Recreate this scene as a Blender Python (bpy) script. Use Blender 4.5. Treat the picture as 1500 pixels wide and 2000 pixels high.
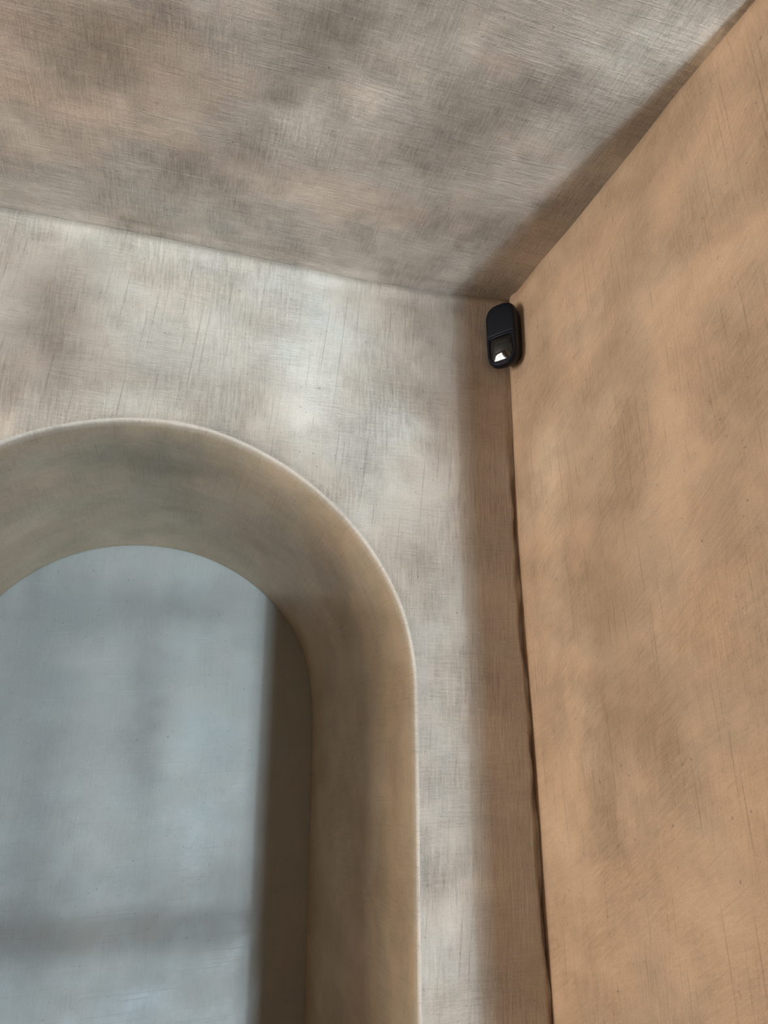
import bpy, bmesh, math, random
import numpy as np
from mathutils import Vector, Matrix

for o in list(bpy.data.objects):
    bpy.data.objects.remove(o)
SC = bpy.context.scene
COL = SC.collection

# ------------------------------------------------------------------ camera
CAM_H = 1.6
cd = bpy.data.cameras.new('camera')
cam = bpy.data.objects.new('camera', cd)
COL.objects.link(cam)
pitch, yaw, roll = map(math.radians, (18.1396, 17.5552, -0.1223))
fw = Vector((math.sin(yaw)*math.cos(pitch), math.cos(yaw)*math.cos(pitch), math.sin(pitch)))
rt = Vector((math.cos(yaw), -math.sin(yaw), 0))
up = rt.cross(fw)
rt2 = rt*math.cos(roll) + up*math.sin(roll)
up2 = -rt*math.sin(roll) + up*math.cos(roll)
cam.matrix_world = Matrix(((rt2.x, up2.x, -fw.x, 0), (rt2.y, up2.y, -fw.y, 0), (rt2.z, up2.z, -fw.z, CAM_H), (0, 0, 0, 1)))
cd.sensor_fit = 'VERTICAL'
cd.sensor_height = 36.0
cd.lens = 1452.5/2000*36
cd.clip_start = 0.01
SC.camera = cam

# ------------------------------------------------------------------ light
W = bpy.data.worlds.new('sky'); SC.world = W; W.use_nodes = True
W.node_tree.nodes['Background'].inputs[0].default_value = (0.72, 0.88, 1.0, 1)
W.node_tree.nodes['Background'].inputs[1].default_value = 0.04

def area(name, loc, target, size, power, color, shape='DISK', size_y=None):
    l = bpy.data.lights.new(name, 'AREA'); l.shape = shape; l.size = size
    if size_y: l.size_y = size_y
    l.energy = power; l.color = color
    o = bpy.data.objects.new(name, l); COL.objects.link(o)
    o.location = loc
    o.rotation_euler = (Vector(target)-Vector(loc)).to_track_quat('-Z', 'Y').to_euler()
    return o
# daylight thrown up through the window from the sunlit ground outside
TG = Vector((0.1, 1.5, 1.75)); KD = Vector((0.205, -1, -0.42))
area('daylight_from_street', TG+KD*8, TG, 0.74, 640, (0.65, 0.84, 1.0))
area('small_key_added', TG+KD*8.1, TG, 0.11, 190, (0.65, 0.84, 1.0))  # added small source that sharpens the glazing-bar shadow
# added warm fill light, shining in through the window in the left wall
area('warm_fill_left', (-3.12, 0.66, 1.45), (0.6, 0.66, 1.5), 0.86, 80, (1.0, 0.96, 0.86), 'RECTANGLE', 1.3)

vs = SC.view_settings
SC.display_settings.display_device = 'sRGB'
vs.view_transform = 'Standard'; vs.look = 'None'; vs.gamma = 1; vs.use_curve_mapping = False
vs.exposure = 0.0

# ------------------------------------------------------------------ materials
def N(nt, t, **k):
    n = nt.nodes.new(t)
    for a, b in k.items(): setattr(n, a, b)
    return n

def plaster(name, streaks, rough=0.5, bump=1.0, grain=0.14, spec=0.5, scratches=((2, 0.35),)):
    """streaks: list of (angle in degrees, strength, frequency across)"""
    m = bpy.data.materials.new(name); m.use_nodes = True
    nt = m.node_tree; L = nt.links.new
    b = nt.nodes['Principled BSDF']
    uv = N(nt, 'ShaderNodeUVMap', uv_map='UVMap')
    at = N(nt, 'ShaderNodeAttribute', attribute_name='pigment_and_shade')
    def noise(vec, scale, detail=4, rough=0.6):
        n = N(nt, 'ShaderNodeTexNoise'); n.noise_dimensions = '3D'
        n.inputs['Scale'].default_value = scale; n.inputs['Detail'].default_value = detail
        n.inputs['Roughness'].default_value = rough
        L(vec, n.inputs['Vector']); return n.outputs['Fac']
    def mth(op, a, b_=None, c=None):
        n = N(nt, 'ShaderNodeMath', operation=op)
        for i, x in enumerate((a, b_, c)):
            if x is None: continue
            if isinstance(x, (int, float)): n.inputs[i].default_value = x
            else: L(x, n.inputs[i])
        return n.outputs[0]
    def mapr(x, a, b_, c, d):
        n = N(nt, 'ShaderNodeMapRange'); n.inputs[1].default_value = a; n.inputs[2].default_value = b_
        n.inputs[3].default_value = c; n.inputs[4].default_value = d; L(x, n.inputs[0]); return n.outputs[0]
    # wobble so no streak is ruler straight
    total = None
    for k, (ang, stg, fr) in enumerate(streaks):
        mp = N(nt, 'ShaderNodeMapping'); mp.vector_type = 'TEXTURE'
        mp.inputs['Rotation'].default_value = (0, 0, math.radians(ang))
        mp.inputs['Location'].default_value = (k*3.1, k*1.7, 0)
        mp.inputs['Scale'].default_value = (1, 1/12.0, 1)   # y = across the streak
        L(uv.outputs[0], mp.inputs['Vector'])
        s = noise(mp.outputs[0], fr, 5, 0.75)
        s = mth('MULTIPLY', mth('SUBTRACT', s, 0.5), 2.0)
        msk = mapr(noise(uv.outputs[0], 5.5+1.3*k, 3), 0.42, 0.62, 0.15, 1.0)
        # separate places for separate directions
        off = N(nt, 'ShaderNodeVectorMath', operation='ADD'); off.inputs[1].default_value = (k*7.3, 11.1*k, 0)
        L(uv.outputs[0], off.inputs[0])
        msk = mapr(noise(off.outputs[0], 6.5, 3), 0.40, 0.60, 0.12, 1.0)
        s = mth('MULTIPLY', mth('MULTIPLY', s, stg), msk)
        total = s if total is None else mth('ADD', total, s)
    # long shallow trowel scratches, a little paler
    for k, (ang, amt) in enumerate(scratches):
        mp = N(nt, 'ShaderNodeMapping'); mp.vector_type = 'TEXTURE'
        mp.inputs['Rotation'].default_value = (0, 0, math.radians(ang)); mp.inputs['Scale'].default_value = (1, 1/70.0, 1)
        mp.inputs['Location'].default_value = (k*2.3+0.4, k*1.1, 0)
        L(uv.outputs[0], mp.inputs['Vector'])
        sc = mapr(noise(mp.outputs[0], 4.2, 2, 0.5), 0.64, 0.71, 0.0, amt)
        total = mth('ADD', total, sc)
    fine = mth('SUBTRACT', noise(uv.outputs[0], 420, 3, 0.7), 0.5)
    mid = mth('SUBTRACT', noise(uv.outputs[0], 45, 5, 0.65), 0.5)
    big = mth('SUBTRACT', noise(uv.outputs[0], 9, 4, 0.55), 0.5)
    var = mth('ADD', mth('MULTIPLY', total, grain*3.0), mth('MULTIPLY', fine, grain*3.4))
    var = mth('ADD', var, mth('MULTIPLY', mid, grain*1.6))
    var = mth('ADD', var, mth('MULTIPLY', big, grain*2.2))
    # squarish trowel passes, each a shade lighter or darker
    nd = N(nt, 'ShaderNodeTexNoise'); nd.inputs['Scale'].default_value = 14; nd.inputs['Detail'].default_value = 3
    L(uv.outputs[0], nd.inputs['Vector'])
    nv = N(nt, 'ShaderNodeVectorMath', operation='MULTIPLY_ADD'); nv.inputs[1].default_value = (0.05, 0.05, 0)
    L(nd.outputs['Color'], nv.inputs[0]); L(uv.outputs[0], nv.inputs[2])
    for sc_, am in ((9.5, 1.1),):
        vo = N(nt, 'ShaderNodeTexVoronoi', feature='SMOOTH_F1', distance='CHEBYCHEV'); vo.inputs['Scale'].default_value = sc_
        vo.inputs['Smoothness'].default_value = 0.35
        L(nv.outputs[0], vo.inputs['Vector'])
        sp = N(nt, 'ShaderNodeSeparateColor'); L(vo.outputs['Color'], sp.inputs[0])
        var = mth('ADD', var, mth('MULTIPLY', mth('SUBTRACT', sp.outputs[0], 0.5), grain*am))
    # pits
    pit = mapr(noise(uv.outputs[0], 130, 2, 0.5), 0.24, 0.31, -0.35, 0.0)
    var = mth('ADD', var, pit)
    val = mth('ADD', var, 1.0)
    mul = N(nt, 'ShaderNodeVectorMath', operation='SCALE'); L(at.outputs['Color'], mul.inputs[0]); L(val, mul.inputs['Scale'])
    # slight hue drift between grey and rose
    hd = N(nt, 'ShaderNodeMix', data_type='RGBA'); hd.blend_type = 'MULTIPLY'
    hd.inputs[0].default_value = 1
    hr = N(nt, 'ShaderNodeMix', data_type='RGBA')
    hr.inputs[6].default_value = (1.02, 0.995, 0.98, 1); hr.inputs[7].default_value = (0.99, 1.003, 1.015, 1)
    L(mapr(noise(uv.outputs[0], 7, 3), 0.4, 0.6, 0, 1), hr.inputs[0])
    L(mul.outputs[0], hd.inputs[6]); L(hr.outputs[2], hd.inputs[7])
    L(hd.outputs[2], b.inputs['Base Color'])
    ro = mapr(noise(uv.outputs[0], 11, 4), 0.35, 0.65, rough-0.10, rough+0.12)
    L(ro, b.inputs['Roughness'])
    b.inputs['Specular IOR Level'].default_value = spec
    h = mth('ADD', mth('MULTIPLY', total, 1.0), mth('MULTIPLY', fine, 0.35))
    h = mth('ADD', h, mth('MULTIPLY', mid, 0.9))
    h = mth('ADD', h, mth('MULTIPLY', pit, 0.5))
    bp = N(nt, 'ShaderNodeBump'); bp.inputs['Strength'].default_value = bump; bp.inputs['Distance'].default_value = 0.0014
    L(h, bp.inputs['Height']); L(bp.outputs[0], b.inputs['Normal'])
    return m

def plain(name, col, rough=0.5, spec=0.5, coat=0.0):
    m = bpy.data.materials.new(name); m.use_nodes = True
    nt = m.node_tree; b = nt.nodes['Principled BSDF']
    b.inputs['Roughness'].default_value = rough; b.inputs['Specular IOR Level'].default_value = spec
    b.inputs['Coat Weight'].default_value = coat; b.inputs['Coat Roughness'].default_value = 0.03
    tc = N(nt, 'ShaderNodeTexCoord'); n = N(nt, 'ShaderNodeTexNoise'); n.inputs['Scale'].default_value = 900
    nt.links.new(tc.outputs['Object'], n.inputs['Vector'])
    mx = N(nt, 'ShaderNodeMix', data_type='RGBA')
    mx.inputs[6].default_value = (*[c*0.85 for c in col], 1); mx.inputs[7].default_value = (*[c*1.15 for c in col], 1)
    nt.links.new(n.outputs['Fac'], mx.inputs[0]); nt.links.new(mx.outputs[2], b.inputs['Base Color'])
    return m

M_BACK = plaster('plaster_back', [(90, 1.5, 20), (0, 0.8, 24), (86, 0.7, 16)], scratches=((84, -0.4), (91, 0.3)))
M_REV = plaster('plaster_reveal', [(90, 0.8, 22), (0, 0.7, 18)], rough=0.5, bump=1.1)
M_NICHE = plaster('plaster_niche', [(90, 0.9, 14), (90, 0.6, 30)], rough=0.5, bump=0.5, grain=0.05)
M_RIGHT = plaster('plaster_right', [(33, 0.9, 22), (90, 0.9, 24), (20, 0.5, 14)], scratches=((35, 0.3), (92, -0.35)))
M_CEIL = plaster('plaster_ceiling', [(88, 1.2, 26), (0, 1.0, 20), (3, 0.5, 14)], bump=1.5, grain=0.20, scratches=((-1.5, 0.5), (2.5, 0.4)))
M_PLAIN = plain('painted_plaster', (0.50, 0.38, 0.27), 0.7)
M_FLOOR = plain('floor_screed', (0.38, 0.30, 0.23), 0.5)
M_FRAME = plain('window_paint', (0.10, 0.10, 0.10), 0.4)

# ------------------------------------------------------------------ colour blots, trowel mottling plus some painted light and shade (metres on each surface)
#  (u, v, ru, rv, angle, lightness, warmth)
#BLOTS_BEGIN
BLOTS = {
    'ceil': [(-0.175, 0.828, 0.2, 0.174, -0.12, -0.13, 0.8), (-0.195, 0.781, 0.184, 0.071, -0.21, -0.13, 0.7), (-0.181, 0.888, 0.2, 0.033, -0.04, 0.12, 0.7), (-0.236, 1.032, 0.112, 0.053, -0.04, -0.15, 0.1), (0.016, 0.715, 0.029, 0.081, 0.13, 0.16, -0.2), (0.147, 0.696, 0.058, 0.093, 0.27, -0.26, 0.1), (0.398, 0.967, 0.137, 0.091, -0.56, -0.1, 0.1), (0.141, 0.843, 0.047, 0.046, -0.07, 0.55, -0.6), (0.043, 0.913, 0.059, 0.124, 0.2, -0.12, 0.3), (0.229, 0.742, 0.069, 0.065, -0.33, 0.18, 0), (0.358, 0.765, 0.087, 0.056, -0.76, -0.14, 0.2), (0.385, 0.644, 0.048, 0.038, -0.3, 0.05, 0.6), (0.537, 0.566, 0.086, 0.064, -0.97, 0.75, -0.7), (0.493, 0.727, 0.044, 0.033, -0.31, 0.35, -0.4), (0.488, 0.938, 0.116, 0.061, -1.2, -0.12, 0.1), (0.519, 0.651, 0.041, 0.051, -0.3, 0.2, -0.2), (-0.072, 1.05, 0.202, 0.05, -0.03, 0.03, -0.6), (0.22, 1.078, 0.216, 0.048, -0.03, -0.05, -0.3), (0.261, 0.958, 0.171, 0.036, -0.09, 0.06, 0.5), (0.602, 0.688, 0.04, 0.112, -1.31, -0.15, 0), (0.601, 0.532, 0.038, 0.042, -1.29, 0.1, -0.2), (-0.093, 0.749, 0.075, 0.044, -0.28, -0.08, 0.4), (0.263, 0.638, 0.076, 0.042, -0.32, 0.12, -0.1)],  # mottling; the wide dim patch at the left is painted shade
    'back': [(-0.198, 2.267, 0.068, 0.097, -0.03, -0.36, 0.6), (-0.23, 2.148, 0.085, 0.064, 0.18, -0.26, 0.5), (-0.163, 2.195, 0.045, 0.036, -0.24, -0.08, 0.2), (0.443, 1.582, 0.051, 0.315, 0.0, -0.1, 0.1), (0.482, 2.326, 0.073, 0.264, 0.17, -0.26, 0.3), (0.422, 1.863, 0.056, 0.128, 0.08, -0.1, 0), (-0.053, 2.432, 0.182, 0.042, -0.03, 0.22, -0.4), (-0.018, 2.317, 0.141, 0.09, 0.09, 0.12, -0.2), (0.102, 2.3, 0.107, 0.13, 0.2, 0.14, -0.3), (0.226, 2.354, 0.071, 0.116, 0.21, 0.27, -1.0), (0.231, 2.202, 0.05, 0.088, 0.14, 0.3, -0.8), (0.384, 2.155, 0.053, 0.045, 0.13, 0.28, -0.8), (-0.072, 2.128, 0.102, 0.031, 0.16, 0.2, -0.3), (-0.23, 2.075, 0.024, 0.029, 0.15, 0.2, 0.2), (0.494, 2.373, 0.064, 0.101, 0.19, -0.15, 0.2), (0.488, 2.2, 0.073, 0.082, 0.15, -0.2, 0.6), (0.313, 2.255, 0.047, 0.092, 0.16, 0.12, -0.2), (0.26, 2.11, 0.093, 0.058, -0.24, 0.12, -0.4), (0.315, 2.023, 0.06, 0.065, -0.27, 0.08, -0.2), (0.387, 1.913, 0.063, 0.035, 0.08, -0.1, 0.2), (0.411, 2.379, 0.073, 0.066, 0.19, -0.1, 0.2), (0.456, 2.311, 0.047, 0.129, 0.17, -0.12, 0.1), (0.453, 1.658, 0.035, 0.2, 0.0, 0.02, -0.3), (0.449, 1.839, 0.046, 0.053, 0.05, -0.06, 0.2), (0.562, 2.049, 0.05, 0.059, 0.1, -0.15, 0.3), (0.054, 2.372, 0.035, 0.04, 0.23, -0.06, 0.2)],  # brushed tones, with shade painted in at the left and towards the corner
    'right': [(1.042, 2.05, 0.056, 0.096, -2.75, 0.26, -0.7), (1.041, 1.881, 0.042, 0.123, -2.87, 0.14, -0.4), (0.906, 1.812, 0.11, 0.073, -2.74, -0.17, 0.1), (0.829, 1.659, 0.144, 0.057, -3.09, -0.17, 0.1), (0.875, 2.257, 0.084, 0.168, -2.77, 0.1, -0.1), (0.651, 2.179, 0.079, 0.134, -2.79, 0.1, 0), (0.811, 2.149, 0.065, 0.054, -3.0, -0.15, 0), (0.886, 1.937, 0.104, 0.07, 3.12, -0.09, 0), (1.058, 1.454, 0.117, 0.184, 3.02, 0.12, 0.0), (0.83, 1.388, 0.165, 0.061, 2.93, 0.07, 0.1), (0.537, 2.428, 0.049, 0.067, -2.98, 0.1, 0), (0.743, 2.329, 0.051, 0.102, -2.58, -0.09, 0), (0.677, 1.739, 0.063, 0.058, -2.98, 0.04, 0.2), (0.617, 1.913, 0.06, 0.088, -2.77, -0.07, 0), (0.752, 1.965, 0.06, 0.073, -2.89, 0.05, 0), (1.028, 1.655, 0.057, 0.079, -3.04, 0.12, -0.3), (0.706, 1.555, 0.07, 0.043, 3.11, 0.05, 0.2), (0.942, 2.119, 0.065, 0.048, -3.03, -0.08, 0), (0.697, 2.042, 0.051, 0.052, -3.05, 0.1, -0.1)],
    'niche': [(-0.264, 1.74, 0.115, 0.34, 0.0, -0.24, 0), (-0.187, 1.32, 0.08, 0.246, -0.05, -0.2, 0.1), (-0.055, 1.95, 0.283, 0.075, 0.06, -0.16, 0), (0.139, 1.631, 0.094, 0.259, 0.0, 0.18, -0.2), (0.014, 1.665, 0.044, 0.185, 0.02, -0.22, 0.1), (-0.073, 1.687, 0.099, 0.139, 0.0, -0.06, 0), (-0.083, 1.575, 0.064, 0.331, 0.0, 0.1, 0.1), (-0.068, 1.169, 0.164, 0.086, -0.07, 0.14, -0.2), (0.042, 1.943, 0.147, 0.032, -0.04, -0.12, 0.1), (0.095, 2.05, 0.064, 0.066, -0.49, 0.14, 0), (-0.062, 2.026, 0.106, 0.051, 0.08, 0.05, 0), (0.185, 1.15, 0.066, 0.088, -0.07, 0.12, -0.1)],  # pale and dark bands paint window light and bar shade into the colour
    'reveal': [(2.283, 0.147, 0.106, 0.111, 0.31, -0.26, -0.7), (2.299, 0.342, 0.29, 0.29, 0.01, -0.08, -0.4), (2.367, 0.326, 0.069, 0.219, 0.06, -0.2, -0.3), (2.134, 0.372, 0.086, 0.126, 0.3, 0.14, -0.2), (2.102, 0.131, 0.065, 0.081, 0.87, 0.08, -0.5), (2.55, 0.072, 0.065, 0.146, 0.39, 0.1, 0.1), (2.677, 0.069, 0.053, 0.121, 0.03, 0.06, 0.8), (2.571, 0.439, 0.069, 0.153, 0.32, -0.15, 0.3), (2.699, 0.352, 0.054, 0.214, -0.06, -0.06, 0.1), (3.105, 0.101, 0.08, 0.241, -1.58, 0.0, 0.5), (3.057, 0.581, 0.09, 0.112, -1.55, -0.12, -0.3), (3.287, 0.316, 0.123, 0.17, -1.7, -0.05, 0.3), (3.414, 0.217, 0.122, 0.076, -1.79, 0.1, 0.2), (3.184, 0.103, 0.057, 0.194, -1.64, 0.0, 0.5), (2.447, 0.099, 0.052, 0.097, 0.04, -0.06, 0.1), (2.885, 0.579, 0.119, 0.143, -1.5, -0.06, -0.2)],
}
#BLOTS_END
BASE = {'back': (0.55, 0.46, 0.37), 'ceil': (0.495, 0.41, 0.33), 'right': (0.63, 0.44, 0.30),
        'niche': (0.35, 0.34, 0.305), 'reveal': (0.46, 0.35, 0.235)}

def pigment_and_shade(surf, u, v):
    """array of colours: base colour with cloudy trowelled patches, some of them painted light and shade"""
    base = np.array(BASE[surf])
    l = np.ones_like(u); w = np.zeros_like(u)
    for (bu, bv, ru, rv, an, dl, dw) in BLOTS[surf]:
        c, s = math.cos(an), math.sin(an)
        x = ((u-bu)*c + (v-bv)*s)/ru; y = (-(u-bu)*s + (v-bv)*c)/rv
        # squarish soft patch with a ragged edge
        x = x + 0.12*np.sin(v*47+bu*9) + 0.08*np.sin(v*111+bv*5); y = y + 0.12*np.sin(u*53+bv*7) + 0.08*np.sin(u*97+bu*3)
        g = np.exp(-(np.abs(x)**3 + np.abs(y)**3)**(0.8))
        l *= 1 + dl*g; w += dw*g
    col = base[None, :]*l[:, None]
    col[:, 0] *= 1 + 0.07*w; col[:, 1] *= 1 - 0.02*w; col[:, 2] *= 1 - 0.08*w
    return np.clip(col, 0.01, 0.92)

def relief(u, v):
    return (0.0010*np.sin(u*17+1.3*np.sin(v*9)) + 0.0010*np.sin(v*13+1.1*np.sin(u*11)+2) + 0.0006*np.sin(u*31+v*23))

def mesh_obj(name, verts, faces, mat, uvs=None, cols=None, parent=None, smooth=True, kind=None):
    me = bpy.data.meshes.new(name)
    me.from_pydata([tuple(map(float, p)) for p in verts], [], faces)
    me.update()
    if uvs is not None:
        ul = me.uv_layers.new(name='UVMap')
        li = np.zeros(len(me.loops), dtype=np.int32); me.loops.foreach_get('vertex_index', li)
        ul.data.foreach_set('uv', np.asarray(uvs, dtype=np.float32)[li].ravel())
    if cols is not None:
        ca = me.color_attributes.new('pigment_and_shade', 'FLOAT_COLOR', 'POINT')
        c4 = np.ones((len(verts), 4), dtype=np.float32); c4[:, :3] = cols
        ca.data.foreach_set('color', c4.ravel())
    if smooth: me.polygons.foreach_set('use_smooth', [True]*len(me.polygons))
    me.materials.append(mat)
    o = bpy.data.objects.new(name, me); COL.objects.link(o)
    if parent: o.parent = parent
    if kind: o['kind'] = kind
    return o

def grid_faces(nr, nc, flip=False):
    f = []
    for i in range(nr-1):
        for j in range(nc-1):
            a = i*nc+j
            q = (a, a+1, a+nc+1, a+nc)
            f.append(q[::-1] if flip else q)
    return f

# ------------------------------------------------------------------ room shell numbers
YB, XA, ZC = 1.138, 0.617, 2.45      # back wall, right wall, ceiling
YJ = 0.42                            # the right wall ends here, the room steps out to the right
XL, XR, YF = -3.0, 1.7, -0.42        # left wall, far right wall, window wall
AX, AZ, AR, AD = -0.0115, 1.6827, 0.4203, 0.749   # arch centre, springing height, radius, depth

def corner_x(z):     # wandering line of the upright corner (x on the back wall)
    return np.interp(z, [0, 1.22, 1.47, 1.74, 1.95, 2.11, 2.30, 2.45], [0.630, 0.6205, 0.6185, 0.6140, 0.611, 0.610, 0.614, 0.622])
def ceil_z(x):       # wandering line of back wall / ceiling
    return np.interp(x, [-3, -0.30, -0.13, 0.03, 0.31, 0.50, 0.65], [2.452, 2.4535, 2.4530, 2.4510, 2.4425, 2.450, 2.462])
def arch_r(th, inner=False):
    d = np.degrees(th)
    if inner: return np.interp(d, [-20, 0, 5, 25, 36, 53, 66, 81, 95, 106, 122, 140, 180, 200], [.4213, .4195, .4185, .4265, .4255, .4205, .418, .4165, .416, .4185, .4215, .422, .421, .4213])
    return np.interp(d, [-20, 0, 7, 19, 31, 44, 55, 66, 81, 93, 108, 122, 150, 180, 200], [.4203, .4205, .4225, .4245, .4215, .4190, .4180, .4192, .4230, .4220, .4200, .4205, .4203, .4203, .4203])

def arch_curve(inner=False, n_j=70, n_a=200):
    """(x, z, nx, nz, s): from the floor up the left jamb, over the arch, down the right jamb; n points into the wall"""
    P = []
    zs = np.linspace(0, AZ, n_j)
    rl, rr = arch_r(math.pi, inner), arch_r(0, inner)
    for z in zs[:-1]: P.append((AX-rl, z))
    for k in range(n_a+1):
        th = math.pi*(1-k/n_a); r = arch_r(th, inner)
        P.append((AX+r*math.cos(th), AZ+r*math.sin(th)))
    for z in zs[::-1][1:]: P.append((AX+rr+0.0008*math.sin(z*9), z))
    P = np.array(P, float)
    # smooth the joints
    for _ in range(6):
        P[1:-1] = 0.25*P[:-2]+0.5*P[1:-1]+0.25*P[2:]
    T = np.gradient(P, axis=0); T /= np.linalg.norm(T, axis=1)[:, None]
    nrm = np.stack([-T[:, 1], T[:, 0]], 1)   # left of travel = outward from the opening
    s = np.concatenate([[0], np.cumsum(np.linalg.norm(np.diff(P, axis=0), axis=1))])
    return P, nrm, s

# ------------------------------------------------------------------ wall_back
P0, N0, S0 = arch_curve(False)
P1, N1, S1 = arch_curve(True)
n = len(P0)
# outer boundary, matched to the arch points
OB = np.zeros((n, 2))
TH = np.arctan2(P0[:, 1]-AZ, P0[:, 0]-AX)
ca = math.degrees(math.atan2(ZC-AZ, 0.62-AX)); cl = 180-25
for j in range(n):
    x, z = P0[j]
    if z < AZ-1e-4 or j < 20 or j > n-20:
        if x < AX: OB[j] = (XL, z*0.9)
        else: OB[j] = (corner_x(z*0.96), z*0.96)
    else:
        d = math.degrees(TH[j])
        if d <= 52:
            z2 = AZ*0.96 + (ceil_z(0.62)-AZ*0.96)*(d/52.0); OB[j] = (corner_x(z2), z2)
        elif d < 155:
            t = (d-52)/(155-52); x2 = 0.622 + (XL-0.622)*t**1.6; OB[j] = (x2, ceil_z(x2))
        else:
            t = (d-155)/25; OB[j] = (XL, ZC - (ZC-AZ*0.9)*t)
for j in range(n):
    if abs(OB[j, 0]-0.622) < 0.004 and OB[j, 1] > 2.43: OB[j] = (0.622, ceil_z(0.622))
RB = 0.0048  # arris radius
verts = []; uvs = []; rings = 0
M = 90
for i in range(M+1):
    t = i/M
    for j in range(n):
        st = P0[j] + N0[j]*RB
        lin = OB[j]
        tt = t**1.15
        x, z = st*(1-tt)+lin*tt
        y = YB
        de = math.hypot(x-st[0], z-st[1])
        y += float(relief(x, z))*min(1, de/0.05)
        y -= 0.0016*math.exp(-(de/0.006)**2)          # slight bead along the arris
        if x > -0.9:
            dc = float(corner_x(z))-x                 # ragged crevice at the upright corner
            g = 0.008*(0.5+0.5*math.sin(z*23)+0.3*math.sin(z*61+1))
            g = (0.009+0.004*math.sin(z*29)+0.002*math.sin(z*83)) * min(1, max(0.12, (2.20-z)/0.12))
            wd = 0.010+0.002*math.sin(z*17+2)+0.0015*math.sin(z*71)
            q = min(1, max(0, (wd-dc)/0.004)); y += g*q*q*(3-2*q)
        dz = float(ceil_z(x))-z
        y += 0.003*math.exp(-(dz/0.006)**2) - 0.003*math.exp(-((dz-0.014)/0.012)**2)
        verts.append((x, y, z)); uvs.append((x, z))
rings = M+1
cols = pigment_and_shade('back', np.array([v[0] for v in verts]), np.array([v[2] for v in verts]))
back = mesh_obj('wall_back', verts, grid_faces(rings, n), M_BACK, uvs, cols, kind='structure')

# arris + reveal (the deep rounded underside of the arch)
verts = []; uvs = []; vv = []
rows = []
for k in range(7):
    a = k/6*math.pi/2
    rows.append((RB*(1-math.sin(a)), RB*(1-math.cos(a)), 0))     # offset outward from the opening, depth
for k in range(1, 46):
    d = RB + (AD-0.004-RB)*k/45
    rows.append((0, d, 1))
for k in range(1, 5):
    a = k/4*math.pi/2
    rows.append((0.004*(1-math.cos(a)), AD-0.004+0.004*math.sin(a), 1))
rows.append((0.12, AD, 1))
for (off, d, f) in rows:
    t = d/AD
    for j in range(n):
        p = P0[j]*(1-t)+P1[j]*t
        nn = N0[j]
        wob = float(relief(S0[j], d*1.3+5))*0.8*min(1, d/0.04)*min(1, max(0, (AD-d))/0.03)
        bead = -0.0016 if k == 0 else 0
        x, z = p + nn*(off+wob)
        y = YB + d - (0.0016*math.exp(-(d/0.004)**2))
        verts.append((x, y, z)); uvs.append((d, S0[j]))
u_ = np.array([a[1] for a in uvs]); d_ = np.array([a[0] for a in uvs])
cols = pigment_and_shade('reveal', u_, d_)
lip = (d_ < 0.0052)[:, None]                                    # the arris is finished with the paler coat of the wall face
cols = np.where(lip, np.array(BASE['back'])[None, :], cols)
rev = mesh_obj('arch_reveal', verts, grid_faces(len(rows), n, True), M_REV, uvs, cols, parent=back)

# wall beyond / back of the recess
YN = YB+AD+0.002
xs = np.linspace(-0.60, 0.58, 120); zs = np.linspace(0, 2.2, 200)
verts = []; uvs = []
for z in zs:
    for x in xs:
        verts.append((x, YN+0.6*float(relief(x*0.6, z*0.5)), z)); uvs.append((x, z))
cols = pigment_and_shade('niche', np.array([v[0] for v in verts]), np.array([v[2] for v in verts]))
mesh_obj('wall_recess', verts, grid_faces(len(zs), len(xs)), M_NICHE, uvs, cols, kind='structure')

# ------------------------------------------------------------------ wall_right
ys = np.concatenate([np.linspace(YJ, YB-0.03, 110), np.linspace(YB-0.027, YB+0.035, 24)])
zs = np.linspace(0, ZC+0.03, 360)
verts = []; uvs = []
for z in zs:
    cx = float(corner_x(z))
    for y in ys:
        dy = YB-y
        x = XA + (cx-XA)*math.exp(-(dy/0.09)) + float(relief(y+3, z))*min(1, max(0, dy)/0.05)
        x -= 0.0022*math.exp(-((dy-0.012)/0.010)**2)           # ridge where the two coats meet
        if y >= YB-0.006: x += 0.0012*min(1, (y-YB+0.006)/0.006)
        dz = ZC-z
        x -= 0.003*math.exp(-((dz-0.012)/0.012)**2)
        verts.append((x, y, z)); uvs.append((-y, z))
cols = pigment_and_shade('right', np.array([v[1] for v in verts]), np.array([v[2] for v in verts]))
right = mesh_obj('wall_right', verts, grid_faces(len(zs), len(ys)), M_RIGHT, uvs, cols, kind='structure')

# ------------------------------------------------------------------ ceiling
def ceiling_part(x0, x1, y0, y1, nx, ny):
    xs = np.linspace(x0, x1, nx); ys = np.linspace(y0, y1, ny)
    verts = []; uvs = []
    for y in ys:
        for x in xs:
            z = ZC + float(relief(x+1, y+7))
            dy = YB-y
            z += (float(ceil_z(x))-ZC)*math.exp(-max(0, dy)/0.06) - float(relief(x+1, y+7))*math.exp(-max(0, dy)/0.04)
            z += 0.003*math.exp(-((dy-0.02)/0.012)**2)
            verts.append((x, y, z)); uvs.append((x, y))
    return verts, uvs, grid_faces(ny, nx, True)
xs_all = np.concatenate([np.linspace(XL, -0.8, 20)[:-1], np.linspace(-0.8, 0.635, 170), np.linspace(0.635, XR, 14)[1:]])
ys_all = np.concatenate([np.linspace(YF, 0.35, 14)[:-1], np.linspace(0.35, YB+0.035, 124)])
verts = []; uvs = []
for y in ys_all:
    for x in xs_all:
        dy = max(0, YB-y); rl = float(relief(x+1, y+7))
        z = ZC + rl*(1-math.exp(-dy/0.04)) + (float(ceil_z(x))-ZC)*math.exp(-dy/0.06)
        z += 0.0025*math.exp(-((dy-0.018)/0.012)**2)
        verts.append((x, y, z)); uvs.append((x, y))
cols = pigment_and_shade('ceil', np.array([v[0] for v in verts]), np.array([v[1] for v in verts]))
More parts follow.
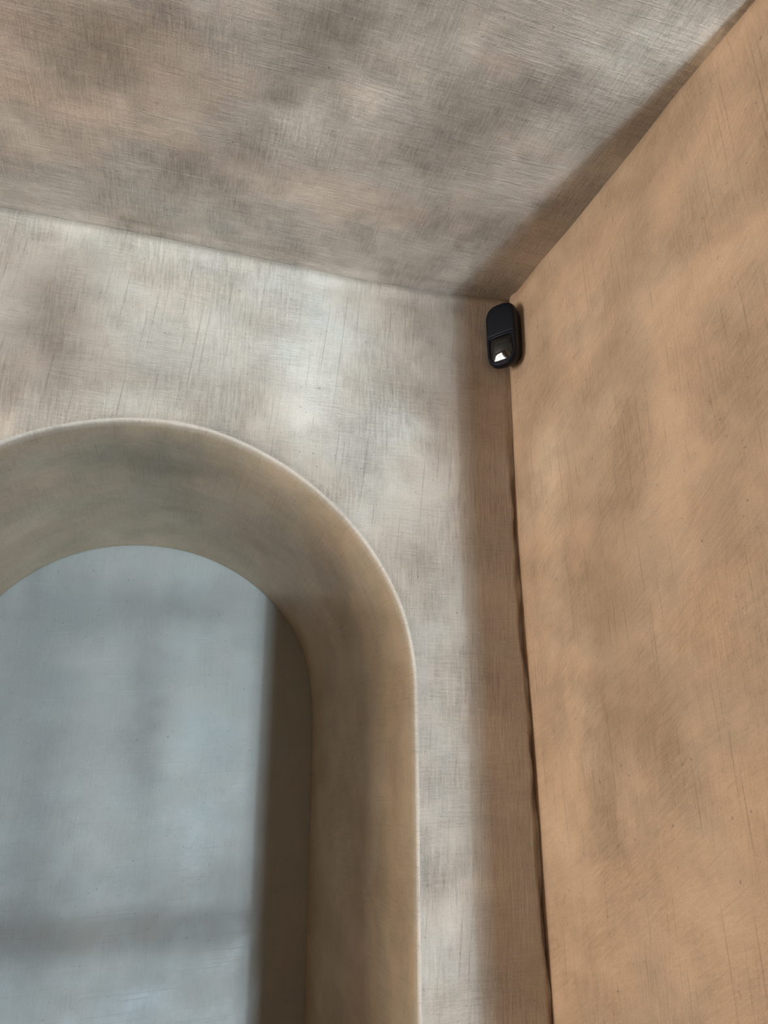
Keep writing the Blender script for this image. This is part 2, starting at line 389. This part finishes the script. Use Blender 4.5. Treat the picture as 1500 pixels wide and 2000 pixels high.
mesh_obj('ceiling', verts, grid_faces(len(ys_all), len(xs_all), True), M_CEIL, uvs, cols, kind='structure')

# ------------------------------------------------------------------ the rest of the room (behind and beside the camera)
def boxes(name, bl, mat, kind='structure', parent=None):
    v = []; f = []
    for (x0, x1, y0, y1, z0, z1) in bl:
        b = len(v)
        v += [(x0, y0, z0), (x1, y0, z0), (x1, y1, z0), (x0, y1, z0), (x0, y0, z1), (x1, y0, z1), (x1, y1, z1), (x0, y1, z1)]
        f += [tuple(b+i for i in q) for q in ((0, 3, 2, 1), (4, 5, 6, 7), (0, 1, 5, 4), (1, 2, 6, 5), (2, 3, 7, 6), (3, 0, 4, 7))]
    return mesh_obj(name, v, f, mat, smooth=False, kind=kind, parent=parent)
boxes('floor', [(XL, XR, YF, YB+AD+0.2, -0.1, 0)], M_FLOOR)
LY0, LY1, LZ0, LZ1 = 0.21, 1.10, 0.78, 2.12
boxes('wall_left', [(XL-0.10, XL, YF-0.15, LY0, 0, ZC+0.05), (XL-0.10, XL, LY1, YB+0.1, 0, ZC+0.05),
                    (XL-0.10, XL, LY0, LY1, 0, LZ0), (XL-0.10, XL, LY0, LY1, LZ1, ZC+0.05)], M_PLAIN)
wl = boxes('window_2', [(XL-0.07, XL-0.03, LY0, LY0+0.04, LZ0, LZ1), (XL-0.07, XL-0.03, LY1-0.04, LY1, LZ0, LZ1),
                        (XL-0.07, XL-0.03, LY0+0.04, LY1-0.04, LZ0, LZ0+0.04), (XL-0.07, XL-0.03, LY0+0.04, LY1-0.04, LZ1-0.04, LZ1)], M_FRAME)
for k in (1, 2): boxes('glazing_bar', [(XL-0.065, XL-0.035, LY0+k*0.89/3-0.015, LY0+k*0.89/3+0.015, LZ0+0.04, LZ1-0.04)], M_FRAME, kind=None, parent=wl)
boxes('transom', [(XL-0.065, XL-0.035, LY0+0.04, LY1-0.04, 1.58, 1.63)], M_FRAME, kind=None, parent=wl)
boxes('wall_right_return', [(XA+0.006, XR, YJ+0.0, YJ+0.10, 0, ZC)], M_PLAIN)
boxes('wall_far_right', [(XR, XR+0.15, YF-0.15, YJ+0.1, 0, ZC+0.05)], M_PLAIN)
WX0, WX1, WZ0, WZ1 = -0.55, 1.55, 0.15, 2.30
boxes('wall_front', [(XL, WX0, YF-0.12, YF, 0, ZC), (WX1, XR, YF-0.12, YF, 0, ZC),
                     (WX0, WX1, YF-0.12, YF, 0, WZ0), (WX0, WX1, YF-0.12, YF, WZ1, ZC)], M_PLAIN)
fr = 0.05
win = boxes('window_1', [(WX0, WX0+fr, YF-0.09, YF-0.04, WZ0, WZ1), (WX1-fr, WX1, YF-0.09, YF-0.04, WZ0, WZ1),
                         (WX0+fr, WX1-fr, YF-0.09, YF-0.04, WZ0, WZ0+fr), (WX0+fr, WX1-fr, YF-0.09, YF-0.04, WZ1-fr, WZ1)], M_FRAME)
for zb in (0.43,):
    boxes('glazing_bar', [(WX0+fr, WX1-fr, YF-0.085, YF-0.045, zb-0.021, zb+0.021)], M_FRAME, kind=None, parent=win)
for xb in (-0.05,):
    boxes('mullion', [(xb-0.035, xb+0.035, YF-0.09, YF-0.04, WZ0+fr, WZ1-fr)], M_FRAME, kind=None, parent=win)

# ------------------------------------------------------------------ motion sensor in the corner

SA = math.radians(55)
SN = Vector((-math.sin(SA), -math.cos(SA), 0)); SR = Vector((math.cos(SA), -math.sin(SA), 0))
SW, SH, SD = 0.0318, 0.0660, 0.030
sens = bpy.data.objects.new('motion_sensor', None); COL.objects.link(sens)
sens.empty_display_size = 0.03
SB = 0.0215
sens.matrix_world = Matrix(((SR.x, -SN.x, 0, XA-SB*SR.x-0.0030), (SR.y, -SN.y, 0, YB+SB*SR.y-0.0035), (0, 0, 1, 2.3525), (0, 0, 0, 1)))
sens['label'] = 'small black motion sensor with glossy lens, mounted in the plastered corner below the ceiling'
sens['category'] = 'motion sensor'
M_HOUSE = plain('sensor_plastic', (0.0022, 0.0042, 0.0125), 0.36, 0.35)
M_LENS = plain('sensor_lens', (0.006, 0.005, 0.006), 0.10, 0.5, 0.5)

def outline(ins=0.0, npts=96, rs=1.0):
    """egg-shaped upright outline, local x to the right, z up"""
    P = []
    for k in range(npts):
        a = 2*math.pi*k/npts; c, s = math.cos(a), math.sin(a)
        e = 3.4
        # straight sides, full round ends
        rt_ = 0.030 if s > 0 else 0.032
        hh = SH-rt_
        x = math.copysign(abs(c)**(2/2.9), c)*SW
        z = math.copysign(abs(s)**(2/2.5), s)*rt_
        z += math.copysign(hh, s) if abs(s) > 1e-9 else 0
        if s < 0: x *= 1-0.05*min(1, abs(s))
        P.append([x, z])
    # resample the straight sides
    P = np.array(P); Q = np.vstack([P, P[:1]]); L_ = np.concatenate([[0], np.cumsum(np.linalg.norm(np.diff(Q, axis=0), axis=1))])
    u = np.linspace(0, L_[-1], 161)[:-1]
    P = np.stack([np.interp(u, L_, Q[:, 0]), np.interp(u, L_, Q[:, 1])], 1)
    if ins:
        P = np.stack([P[:, 0]*np.where(P[:, 0] > 0, 1-ins*rs/SW, 1-ins/SW), P[:, 1]*(1-ins/SH)], 1)
    return P

def loft(name, layers, mat, parent, cap_front=True, cap_back=True):
    """layers: (N x 2 outline, depth toward the room)"""
    v = []; f = []; m = len(layers[0][0])
    for P, d in layers:
        for x, z in P: v.append((x, -d if not callable(d) else -d(x, z), z))
    for i in range(len(layers)-1):
        for j in range(m):
            a, b = i*m+j, i*m+(j+1) % m
            f.append((a, b, b+m, a+m))
    if cap_back: f.append(tuple(range(m))[::-1])
    if cap_front: f.append(tuple((len(layers)-1)*m+j for j in range(m)))
    o = mesh_obj(name, v, f, mat, parent=parent)
    bm = bmesh.new(); bm.from_mesh(o.data); bmesh.ops.recalc_face_normals(bm, faces=bm.faces); bm.to_mesh(o.data); bm.free()
    return o
def bow(x, z): return 0.0015*(1-(x/SW)**2) + 0.0010*(1-(z/SH)**2)     # the face is gently crowned
# housing: narrower at the back where it goes into the corner
loft('housing', [(outline(0.0085, rs=0.30), 0.001), (outline(0.0065, rs=0.15), 0.006), (outline(0.0015, rs=0.2), 0.014), (outline(0.0003), 0.017), (outline(0.0), 0.020),
                 (outline(0.0003), 0.0235), (outline(0.0012), 0.0262), (outline(0.0028), 0.0280), (outline(0.0036), 0.0283)], M_HOUSE, sens)
loft('mounting_bracket', [(outline(0.014)*np.array([1, 0.62]), -0.008), (outline(0.0125)*np.array([1, 0.62]), 0.0015)], M_HOUSE, sens)

def clip(P, zmin=None, zmax=None):
    """clip a convex outline by a horizontal line"""
    out = []
    for i in range(len(P)):
        a, b = P[i], P[(i+1) % len(P)]
        ia = (zmin is None or a[1] >= zmin) and (zmax is None or a[1] <= zmax)
        ib = (zmin is None or b[1] >= zmin) and (zmax is None or b[1] <= zmax)
        if ia: out.append(a)
        if ia != ib:
            zc = zmin if zmin is not None else zmax
            t = (zc-a[1])/(b[1]-a[1]); out.append(a+(b-a)*t)
    return np.array(out)
def shrink(P, e):
    c = P.mean(0); q = P-c; m = np.abs(q).max(0)
    return c+q*(1-e/m)
def resamp(P, k=120, start=None):
    Q = np.vstack([P, P[:1]]); L_ = np.concatenate([[0], np.cumsum(np.linalg.norm(np.diff(Q, axis=0), axis=1))])
    u = np.linspace(0, L_[-1], k+1)[:-1]
    return np.stack([np.interp(u, L_, Q[:, 0]), np.interp(u, L_, Q[:, 1])], 1)
ZG = -0.001                     # groove between cover and lens frame
FO = outline(0.0030)
def plate(name, P, d0, d1, bev, mat, parent, rings=8):
    P = resamp(P, 160)
    lay = [(P, d0), (P, lambda x, z: d1-bev+bow(x, z)), (shrink(P, bev*0.35), lambda x, z: d1-bev*0.3+bow(x, z)), (shrink(P, bev), lambda x, z: d1+bow(x, z))]
    P2 = shrink(P, bev); c = P2.mean(0)
    for r_ in np.linspace(0.85, 0.05, rings): lay.append((c+(P2-c)*r_, lambda x, z: d1+bow(x, z)))
    return loft(name, lay, mat, parent)
plate('front_cover', clip(FO, zmin=ZG+0.0005), 0.026, 0.0286, 0.0007, M_HOUSE, sens)
# frame round the lens
outer = resamp(clip(FO, zmax=ZG-0.0006), 160)
cc = outer.mean(0)
def lens_outline(e): return shrink(outer, e)
mi = lens_outline(0.0045)
lay = [(outer, 0.026), (outer, lambda x, z: 0.0280+bow(x, z)), (shrink(outer, 0.0003), lambda x, z: 0.0285+bow(x, z)), (shrink(outer, 0.0008), lambda x, z: 0.0287+bow(x, z)),
       (lens_outline(0.0036), lambda x, z: 0.0287+bow(x, z)), (lens_outline(0.0041), lambda x, z: 0.0285+bow(x, z)), (mi, lambda x, z: 0.0278+bow(x, z)), (mi, 0.0260)]
loft('lens_frame', lay, M_HOUSE, sens, cap_front=False, cap_back=False)
# curved lens, bulging out of its frame
lens = lens_outline(0.0048); hw = np.abs(lens[:, 0]).max(); z0_, z1_ = lens[:, 1].min(), lens[:, 1].max()
def lens_d(x, z):
    u = min(1, abs(x)/hw); v = (z-z0_)/(z1_-z0_)
    return 0.0262 + 0.0100*math.sqrt(max(0, 1-u**2.4))*(1-(max(0, 0.62-v)/0.62)**1.9)*(1-0.75*(max(0, v-0.5)/0.5)**2)
lay = [(lens, 0.0255)]
for r_ in (1, .97, .93, .88, .82, .75, .67, .58, .48, .37, .25, .12, .03): lay.append((cc+(lens-cc)*r_, lens_d))
loft('lens', lay, M_LENS, sens)
